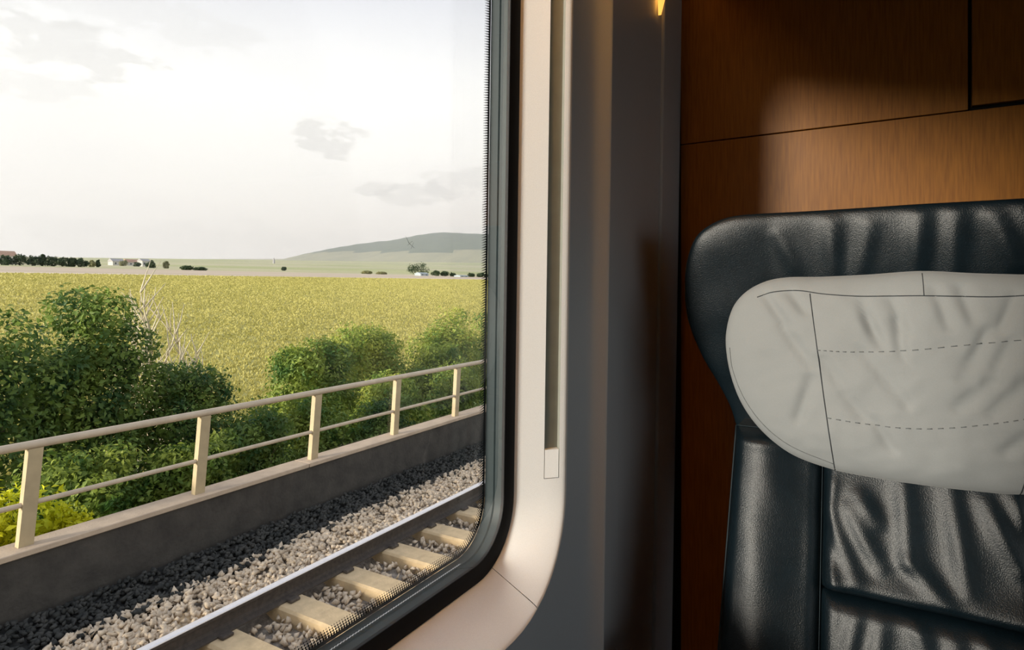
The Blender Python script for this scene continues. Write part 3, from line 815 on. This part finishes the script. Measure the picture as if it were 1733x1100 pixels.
V3, F3 = stones(8000, -5.70, -5.02, -3, 15, -2.575, 3, 0.030)
dgr = np_mesh('gravel_path', V3, F3, 'dark_stone')  # stones in a darker colour than the track ballast
tag(dgr, 'dark gravel strip along the foot of the parapet wall', 'gravel', kind='stuff')
def sleeper(y, label):
    root = empty('sleeper', (-3.57, y, -2.80))
    tag(root, label, 'sleeper', 'sleepers of the neighbouring track')
    MB().box(-4.82, -2.32, y - 0.13, y + 0.13, -2.80, -2.612, 0.02).build('beam', 'sleeper', root)
    for x in (-4.30, -2.80):
        for s in (-1, 1):
            MB().box(x + s * .105 - .03, x + s * .105 + .03, y - .05, y + .05, -2.614, -2.585, 0.008).build('rail_clip', 'rust', root)
    return root
ysl = [2.867 + 0.622 * k for k in range(11)]
sleeper(2.245, 'sandy concrete sleeper just below the visible lower edge of the window')
ordn = ['first', 'second', 'third', 'fourth', 'fifth', 'sixth', 'seventh', 'eighth', 'ninth', 'tenth', 'eleventh', 'twelfth', 'thirteenth', 'fourteenth']
for k, y in enumerate(ysl):
    sleeper(y, 'sandy concrete sleeper under the rail, %s from the bottom of the window view' % ordn[k])
def rail(x, label):
    root = empty('rail', (x, 5, -2.612)); tag(root, label, 'rail', 'rails of the neighbouring track')
    z = -2.612
    web = [(x - .072, z), (x + .072, z), (x + .072, z + .012), (x + .02, z + .03), (x + .009, z + .05), (x + .009, z + .115), (x + .034, z + .128), (x + .035, z + .150), (x - .035, z + .150), (x - .034, z + .128), (x - .009, z + .115), (x - .009, z + .05), (x - .02, z + .03), (x - .072, z + .012)]
    n = len(web); v = [(a, -8, c_) for a, c_ in web] + [(a, 60, c_) for a, c_ in web]
    f = [(i, (i + 1) % n, n + (i + 1) % n, n + i) for i in range(n)] + [tuple(range(n)), tuple(range(2 * n - 1, n - 1, -1))]
    mesh_obj('rail_body', v, f, 'rust', root)
    hd = [(x - .035, z + .1502), (x - .033, z + .158), (x - .022, z + .163), (x + .022, z + .163), (x + .033, z + .158), (x + .035, z + .1502)]
    n = len(hd); v = [(a, -8, c_) for a, c_ in hd] + [(a, 60, c_) for a, c_ in hd]
    f = [(i, (i + 1) % n, n + (i + 1) % n, n + i) for i in range(n)] + [tuple(range(n)), tuple(range(2 * n - 1, n - 1, -1))]
    mesh_obj('rail_head', v, f, 'steel', root)
rail(-4.30, 'steel rail with shiny polished head on the ballast side')
rail(-2.80, 'steel rail nearest the train, low beneath the window edge')

# ---- parapet wall with coping
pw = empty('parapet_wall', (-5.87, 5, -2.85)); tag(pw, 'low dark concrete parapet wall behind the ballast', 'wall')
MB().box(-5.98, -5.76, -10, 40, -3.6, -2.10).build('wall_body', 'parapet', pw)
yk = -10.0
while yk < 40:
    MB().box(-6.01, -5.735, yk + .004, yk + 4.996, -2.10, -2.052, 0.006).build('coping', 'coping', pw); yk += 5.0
# ---- railing
rg = empty('railing', (-5.87, 5, -2.05)); tag(rg, 'beige two-bar metal railing standing on the parapet wall', 'railing')
pts = [(-5.87, y, -1.255) for y in (-10, 40)]
MB().tube(pts, 0.034, 14).build('top_rail', 'railing', rg, smooth=True, auto=50)
pts = [(-5.87, y, -1.725) for y in (-10, 40)]
MB().tube(pts, 0.021, 12).build('middle_rail', 'railing', rg, smooth=True, auto=50)
for k in range(-4, 20):
    y = 2.27 + 1.465 * k
    ln = 0.035
    b = MB()
    hw, hx = 0.052, 0.032
    v = [(-5.87 + sx * hx, y + sy * hw + (ln if sz else -ln), (-1.285 if sz else -2.052)) for sz in (0, 1) for sx, sy in ((-1, -1), (1, -1), (1, 1), (-1, 1))]
    b.add(v, [(3, 2, 1, 0), (4, 5, 6, 7), (0, 1, 5, 4), (1, 2, 6, 5), (2, 3, 7, 6), (3, 0, 4, 7)])
    b.build('post', 'post', rg)

# ---- foliage
M['leaf_dark'] = leaf_mat('leaf_dark', (0.028, 0.085, 0.026), (0.21, 0.29, 0.050), 2.2)
M['leaf_mid'] = leaf_mat('leaf_mid', (0.060, 0.140, 0.024), (0.34, 0.40, 0.065), 2.2)
M['leaf_light'] = leaf_mat('leaf_light', (0.13, 0.23, 0.032), (0.46, 0.48, 0.080), 2.2)
M['leaf_yellow'] = leaf_mat('leaf_yellow', (0.46, 0.52, 0.015), (0.78, 0.72, 0.02), 2.0)
M['leaf_far'] = leaf_mat('leaf_far', (0.030, 0.062, 0.026), (0.085, 0.12, 0.050), 0.4)
M['leaf_fardry'] = leaf_mat('leaf_fardry', (0.20, 0.21, 0.09), (0.34, 0.32, 0.15), 0.4)
M['bark'] = mat('bark', (0.10, 0.075, 0.05), 0.9, (20, 0.3), (60, 0.5, 0.01))
M['pale_bark'] = mat('pale_bark', (0.58, 0.50, 0.36), 0.9, (20, 0.15), (60, 0.4, 0.01))
def leaf_cloud(blobs, n, size, seed):
    """leaves scattered over lumpy blobs: list of (centre, radii)"""
    r = np.random.default_rng(seed)
    vol = np.array([max(b_[1]) ** 2 for b_ in blobs]); pick = r.choice(len(blobs), n, p=vol / vol.sum())
    C = np.array([b_[0] for b_ in blobs])[pick]; Rr = np.array([b_[1] for b_ in blobs])[pick]
    d = r.normal(size=(n, 3)); d /= np.linalg.norm(d, axis=1, keepdims=True)
    t = r.uniform(0.45, 1.0, (n, 1)) ** 0.5
    jit = 1 + np.clip(0.16 * r.normal(size=(n, 1)), -.3, .22)
    P = C + d * Rr * t * jit
    nrm = d + 0.7 * r.normal(size=(n, 3)) + np.array([0, 0, .35]); nrm /= np.linalg.norm(nrm, axis=1, keepdims=True)
    a = np.cross(nrm, r.normal(size=(n, 3))); a /= np.linalg.norm(a, axis=1, keepdims=True); bb = np.cross(nrm, a)
    L = size * r.uniform(.6, 1.3, (n, 1)); Wd = L * r.uniform(.38, .6, (n, 1))
    v0 = P - a * L * .5; v1 = P + bb * Wd * .5 + nrm * L * .06; v2 = P + a * L * .5 - nrm * L * .1; v3 = P - bb * Wd * .5 + nrm * L * .06
    V = np.stack([v0, v1, v2, v3], 1).reshape(-1, 3)
    k = np.arange(n)[:, None] * 4
    F = np.concatenate([k + np.array([[0, 1, 2]]), k + np.array([[0, 2, 3]])], 0)
    return V, F
def bush(name, label, cat, base, height, width, depth, n, leaf, m, seed, group=None, bm='bark', nb=14, core=True):
    r = random.Random(seed)
    root = empty(name, base); tag(root, label, cat, group)
    blobs = []
    bx, by, bz = base
    for i in range(nb):
        a = r.uniform(0, 2 * math.pi); q = math.sqrt(r.random()); hz = r.random() ** .75
        taper = (1 - 0.55 * hz ** 1.8)
        rad = r.uniform(.16, .30) * min(width, height) * (1.05 - .35 * hz)
        blobs.append(((bx + math.cos(a) * q * depth * .5 * taper, by + math.sin(a) * q * width * .5 * taper, bz + rad * .7 + hz * (height - rad * 1.7)), (rad, rad, rad * r.uniform(.75, 1.05))))
    blobs.append(((bx, by, bz + height * .45), (depth * .38, width * .38, height * .42)))
    V, F = leaf_cloud(blobs, n, leaf, seed)
    V[:, 2] = np.maximum(V[:, 2], bz)
    o = np_mesh('foliage', V, F, m, root); o['kind'] = 'stuff'
    mb = MB()
    for i in range(5 if height < 8 else 1):
        a = r.uniform(0, 6.28); tgt = blobs[r.randrange(len(blobs))][0]
        mid = (bx + .3 * (tgt[0] - bx), by + .3 * (tgt[1] - by), bz + .5 * (tgt[2] - bz))
        mb.tube([(bx + .05 * math.cos(a) * width, by + .05 * math.sin(a) * width, bz - .05), mid, tgt], [height * .012 + .01, height * .009 + .006, .004], 6)
    mb.build('stem', bm, root, smooth=True)
    return root
def tz(x, y): return terrain(x, y)
BUSH = [
    ('tall dark green bush filling the left edge beyond the railing', (-9.0, 2.8), 3.95, 2.8, 2.4, 17000, .105, 'leaf_dark'),
    ('tallest dark green bush with a peaked crown beside the dead pale shrub', (-9.2, 4.25), 4.15, 1.9, 2.0, 14000, .105, 'leaf_dark'),
    ('rounded mid-green bush at the right foot of the tallest dark bush', (-9.0, 5.55), 3.1, 2.0, 1.9, 10500, .10, 'leaf_dark'),
    ('low leafy sapling poking up against the yellow field gap', (-8.4, 6.3), 2.15, 1.1, 1.2, 3500, .10, 'leaf_dark'),
    ('low spreading green bush right behind the railing at the left', (-7.3, 3.4), 1.75, 1.6, 1.2, 6500, .09, 'leaf_mid'),
    ('low light green bush behind the railing between two left posts', (-7.2, 4.5), 1.55, 1.5, 1.1, 6500, .09, 'leaf_mid'),
    ('dark low bush behind the middle of the railing', (-7.6, 5.7), 1.95, 1.5, 1.2, 6500, .09, 'leaf_dark'),
    ('broad green bush rising right of the yellow field gap', (-10.2, 9.0), 3.15, 2.4, 2.2, 12000, .11, 'leaf_mid'),
    ('wide yellowish green bush in the middle of the right hedge', (-10.6, 10.9), 3.4, 2.6, 2.2, 12000, .11, 'leaf_light'),
    ('green bush before the broad right hedge, behind third post', (-8.4, 7.6), 2.15, 1.7, 1.6, 8000, .10, 'leaf_mid'),
    ('bright green bush behind the fourth railing post', (-8.3, 9.2), 2.2, 2.0, 1.6, 9000, .10, 'leaf_light'),
    ('dark green bush low behind the far railing posts', (-7.5, 8.3), 1.6, 1.5, 1.0, 5500, .09, 'leaf_dark'),
    ('tall light green bush by the right edge of the window', (-10.3, 14.0), 3.95, 2.2, 2.2, 12000, .11, 'leaf_light'),
    ('mid-green bush left of the tall one at the window edge', (-9.4, 12.0), 2.9, 2.2, 1.8, 10000, .11, 'leaf_mid'),
    ('dark green bush low at the window edge behind the railing', (-8.2, 11.3), 2.15, 2.0, 1.4, 8000, .10, 'leaf_mid'),
    ('farthest green bush partly hidden by the window edge', (-10.0, 16.2), 3.7, 2.2, 2.0, 9000, .12, 'leaf_mid'),
]
for i, (lab, (x, y), h, w, dp, n, lf_, m) in enumerate(BUSH):
    bush('bush', lab, 'bush', (x, y, tz(x, y)), h, w, dp, int(n * 1.5), lf_ * .78, m, 100 + i, 'bushes behind the railing')
for i, (lab, (x, y), h, w, n) in enumerate([('bright yellow-green flowering weed at the bottom left behind the railing', (-6.50, 2.10), 1.42, 1.5, 5200),
                                            ('small bright yellow-green weed between the two left railing posts', (-6.42, 2.80), 1.04, .55, 1600)]):
    bush('weed', lab, 'plant', (x, y, -2.95), h, w, .55, n, .075, 'leaf_yellow', 200 + i, nb=8)
# dead pale shrub
def dead_shrub(base, h, seed, label):
    r = random.Random(seed); root = empty('dead_shrub', base); tag(root, label, 'shrub')
    def branch(mb, p, d, L, rad, lvl):
        pts = [Vector(p)]; rr = [rad]
        for k in range(4):
            d = (d + Vector((r.uniform(-.16, .16), r.uniform(-.16, .16), r.uniform(-.02, .12)))).normalized()
            pts.append(pts[-1] + d * L / 4); rr.append(rad * (1 - .2 * (k + 1)))
        mb.tube(pts, rr, 5)
        if lvl < 2:
            for k in range(8 if lvl else 7):
                q = pts[1 + k % 4]; nd = (d + Vector((r.uniform(-.9, .9), r.uniform(-.9, .9), r.uniform(.0, .6)))).normalized()
                branch(mb, q, nd, L * r.uniform(.35, .55), rad * .55, lvl + 1)
    for k in range(4):
        mb = MB()
        branch(mb, Vector(base) + Vector((r.uniform(-.2, .2), (k - 1.5) * .36, 0)), Vector((r.uniform(-.1, .1), r.uniform(-.12, .12), 1)), h * r.uniform(.75, 1.0), .065, 0)
        mb.build('branch', 'pale_bark', root, smooth=True)
dead_shrub((-13.6, 7.70, tz(-13.6, 7.70)), 3.25, 11, 'bare pale dead shrub standing behind the tallest dark bush')

# ---- crop blades on the near part of the field
n = 220000
r = np.random.default_rng(21)
d = 14 + (157 * r.random(n) ** 1.5); yy = r.uniform(-4, 1, n) + d * r.uniform(0.25, 1.75, n)
zz = np.array([np.interp(d, [14, 215], [-4.5, 5.55])])[0] + np.interp(d, [10, 40], [0, .006]) * yy
P = np.stack([-d, yy, zz], 1)
hgt = r.uniform(.06, .16, n) * (1 + d / 130)
ang = r.uniform(0, 2 * np.pi, n); wd = .035 * (1 + d / 25)
A = np.stack([np.cos(ang), np.sin(ang), np.zeros(n)], 1) * wd[:, None]
T = P + np.stack([r.normal(0, .1, n), r.normal(0, .1, n), hgt], 1)
V = np.stack([P - A - np.array([0, 0, .05]), P + A - np.array([0, 0, .05]), T], 1).reshape(-1, 3)
F = np.arange(3 * n).reshape(n, 3)
cb = np_mesh('crop_stalks', V, F, 'blades')
tag(cb, 'ripening yellow-green crop covering the big field', 'crop', kind='stuff')

# ---- far trees, hedges, houses
def ray_pt(px, yc):      # ground point on the far land at a given bearing and distance
    xc = (px - 866) / 1037.0
    X = (0.8604 * xc - 0.5096) * yc; Y = (0.5096 * xc + 0.8604) * yc
    return X, Y
far = [
    # px, dist, height, width, label, mat
    (-14, 255, 5.0, 6.0, 'leftmost far tree of the dark row across the field', 'leaf_far'),
    (8, 258, 4.8, 5.5, 'far dark tree at the left frame edge across the field', 'leaf_far'),
    (32, 262, 5.6, 6.2, 'broadest domed tree of the far dark row', 'leaf_far'),
    (55, 264, 5.0, 4.5, 'far dark tree right of the broadest domed one', 'leaf_far'),
    (70, 266, 5.6, 4.0, 'pointed far tree in the middle of the dark row', 'leaf_far'),
    (88, 268, 4.8, 6.0, 'low round far tree right of the pointed one', 'leaf_far'),
    (106, 270, 4.7, 5.5, 'third far tree from the right end of the dark row', 'leaf_far'),
    (121, 272, 5.0, 3.5, 'slim far tree near the right end of the dark row', 'leaf_far'),
    (136, 274, 4.7, 5.2, 'last far tree at the right end of the dark row', 'leaf_far'),
    (155, 290, 3.6, 4.0, 'pale far bush just right of the dark tree row', 'leaf_fardry'),
    (165, 292, 4.0, 2.0, 'thin far tree right of the dark tree row', 'leaf_far'),
    (208, 380, 4.0, 6.0, 'small far bush before the pale distant houses', 'leaf_fardry'),
    (232, 380, 3.2, 4.0, 'small dark far bush between two pale houses', 'leaf_far'),
    (255, 330, 4.5, 4.8, 'small round far tree right of the white house', 'leaf_far'),
    (280, 335, 4.8, 3.6, 'olive far tree standing alone in the meadow', 'leaf_fardry'),
    (316, 290, 2.6, 7.0, 'low dark hedge clump beyond the ploughed strip', 'leaf_far'),
    (338, 292, 2.0, 7.5, 'flat end of the low dark hedge', 'leaf_far'),
    (480, 420, 3.2, 4.0, 'tiny far tree in the middle of the meadow', 'leaf_far'),
    (620, 400, 2.6, 9.0, 'pale scrub line left of the lone far tree', 'leaf_fardry'),
    (645, 400, 2.2, 8.0, 'pale scrub by the lone far tree', 'leaf_fardry'),
    (708, 412, 10.4, 13.5, 'lone large round tree below the hill', 'leaf_far'),
    (737, 415, 4.6, 6.5, 'small dark tree right of the lone round tree', 'leaf_far'),
    (752, 418, 4.2, 8.0, 'low dark tree between lone tree and meadow gap', 'leaf_far'),
    (766, 420, 3.0, 5.5, 'low shrub at the right end of the dark group', 'leaf_far'),
    (797, 430, 3.2, 6.5, 'low hedge bush near the window edge below the hill', 'leaf_far'),
    (813, 432, 3.8, 7.5, 'hedge tree near the window edge below the hill', 'leaf_far'),
    (830, 434, 3.6, 7.0, 'hedge tree cut by the window edge below the hill', 'leaf_far'),
]
for i, (px, yc, h, w, lab, m) in enumerate(far):
    X, Y = ray_pt(px, yc)
    bush('far_tree' if h > 3 else 'far_hedge', lab, 'tree' if h > 3 else 'hedge', (X, Y, tz(X, Y) - .2), h, w, w, 1500 if h > 8 else 900, .8, m, 300 + i, 'trees and hedges across the field', nb=12 if h > 8 else 7)
M['wall_white'] = mat('wall_white', (0.50, 0.48, 0.44), 0.8, (2, 0.04))
M['barn_blue'] = mat('barn_blue', (0.36, 0.42, 0.44), 0.6, (2, 0.05))
M['roof_red'] = mat('roof_red', (0.42, 0.26, 0.18), 0.85, (2, 0.15))
M['roof_grey'] = mat('roof_grey', (0.35, 0.34, 0.33), 0.8, (2, 0.15))
M['pane_dark'] = mat('pane_dark', (0.05, 0.06, 0.07), 0.2, (2, 0.1))
def house(px, yc, w, dp, h, rh, label, wm, rm):
    X, Y = ray_pt(px, yc); z = tz(X, Y) - .3
    root = empty('house', (X, Y, z)); tag(root, label, 'house')
    MB().box(X - dp / 2, X + dp / 2, Y - w / 2, Y + w / 2, z, z + h).build('walls', wm, root)
    b = MB(); e = .4
    b.add([(X - dp / 2 - e, Y - w / 2 - e, z + h), (X + dp / 2 + e, Y - w / 2 - e, z + h), (X + dp / 2 + e, Y + w / 2 + e, z + h), (X - dp / 2 - e, Y + w / 2 + e, z + h), (X, Y - w / 2 - e, z + h + rh), (X, Y + w / 2 + e, z + h + rh)],
          [(0, 1, 4), (2, 3, 5), (1, 2, 5, 4), (3, 0, 4, 5), (3, 2, 1, 0)])
    b.build('roof', rm, root)
    for k in range(2):
        yy_ = Y - w / 4 + k * w / 2
        MB().box(X + dp / 2 - .05, X + dp / 2 + .06, yy_ - .5, yy_ + .5, z + h * .35, z + h * .75).build('window_pane', 'pane_dark', root)
house(196, 400, 7, 6, 2.8, 2.0, 'small far house with pale walls left of the white one', 'wall_white', 'roof_grey')
house(223, 415, 9, 6, 2.4, 2.2, 'long low far house between two small bushes', 'wall_white', 'roof_red')
house(243, 395, 5, 6, 3.6, 1.6, 'far white house beside the small round tree', 'wall_white', 'roof_grey')
house(4, 262 + 40, 9, 7, 4.2, 2.6, 'far house with ochre roof behind the leftmost trees', 'wall_white', 'roof_red')
house(713, 398, 8, 5, 1.5, .9, 'pale blue barn at the foot of the lone round tree', 'barn_blue', 'barn_blue')
house(780, 402, 9, 5, 1.0, .5, 'low pale shed right of the lone tree group', 'barn_blue', 'barn_blue')
# distant church tower on the skyline
X, Y = ray_pt(463, 830); z = tz(X, Y) - .5
root = empty('church_tower', (X, Y, z)); tag(root, 'tiny far church tower on the meadow skyline', 'tower')
MB().box(X - 1.0, X + 1.0, Y - 1.0, Y + 1.0, z, z + 4.5).build('tower', 'roof_grey', root)
MB().add([(X - 1.2, Y - 1.2, z + 4.5), (X + 1.2, Y - 1.2, z + 4.5), (X + 1.2, Y + 1.2, z + 4.5), (X - 1.2, Y + 1.2, z + 4.5), (X, Y, z + 9)], [(0, 1, 4), (1, 2, 4), (2, 3, 4), (3, 0, 4)]).build('spire', 'roof_grey', root)

# ---- evening haze lying over the far land
hz = bpy.data.materials.new('haze'); hz.use_nodes = True
nt = hz.node_tree; nt.nodes.clear()
ho_ = nt.nodes.new('ShaderNodeOutputMaterial'); vs_ = nt.nodes.new('ShaderNodeVolumeScatter')
vs_.inputs['Color'].default_value = (0.88, 0.94, 1.0, 1); vs_.inputs['Density'].default_value = 0.00030; vs_.inputs['Anisotropy'].default_value = 0.0
nt.links.new(vs_.outputs[0], ho_.inputs['Volume'])
M['haze'] = hz
HZ = True
if HZ:
    o = MB().box(-5000, -280, -400, 5200, -10, 700).build('haze_air', 'haze')
    tag(o, 'thin pale evening haze over the distant land', 'haze', kind='stuff')
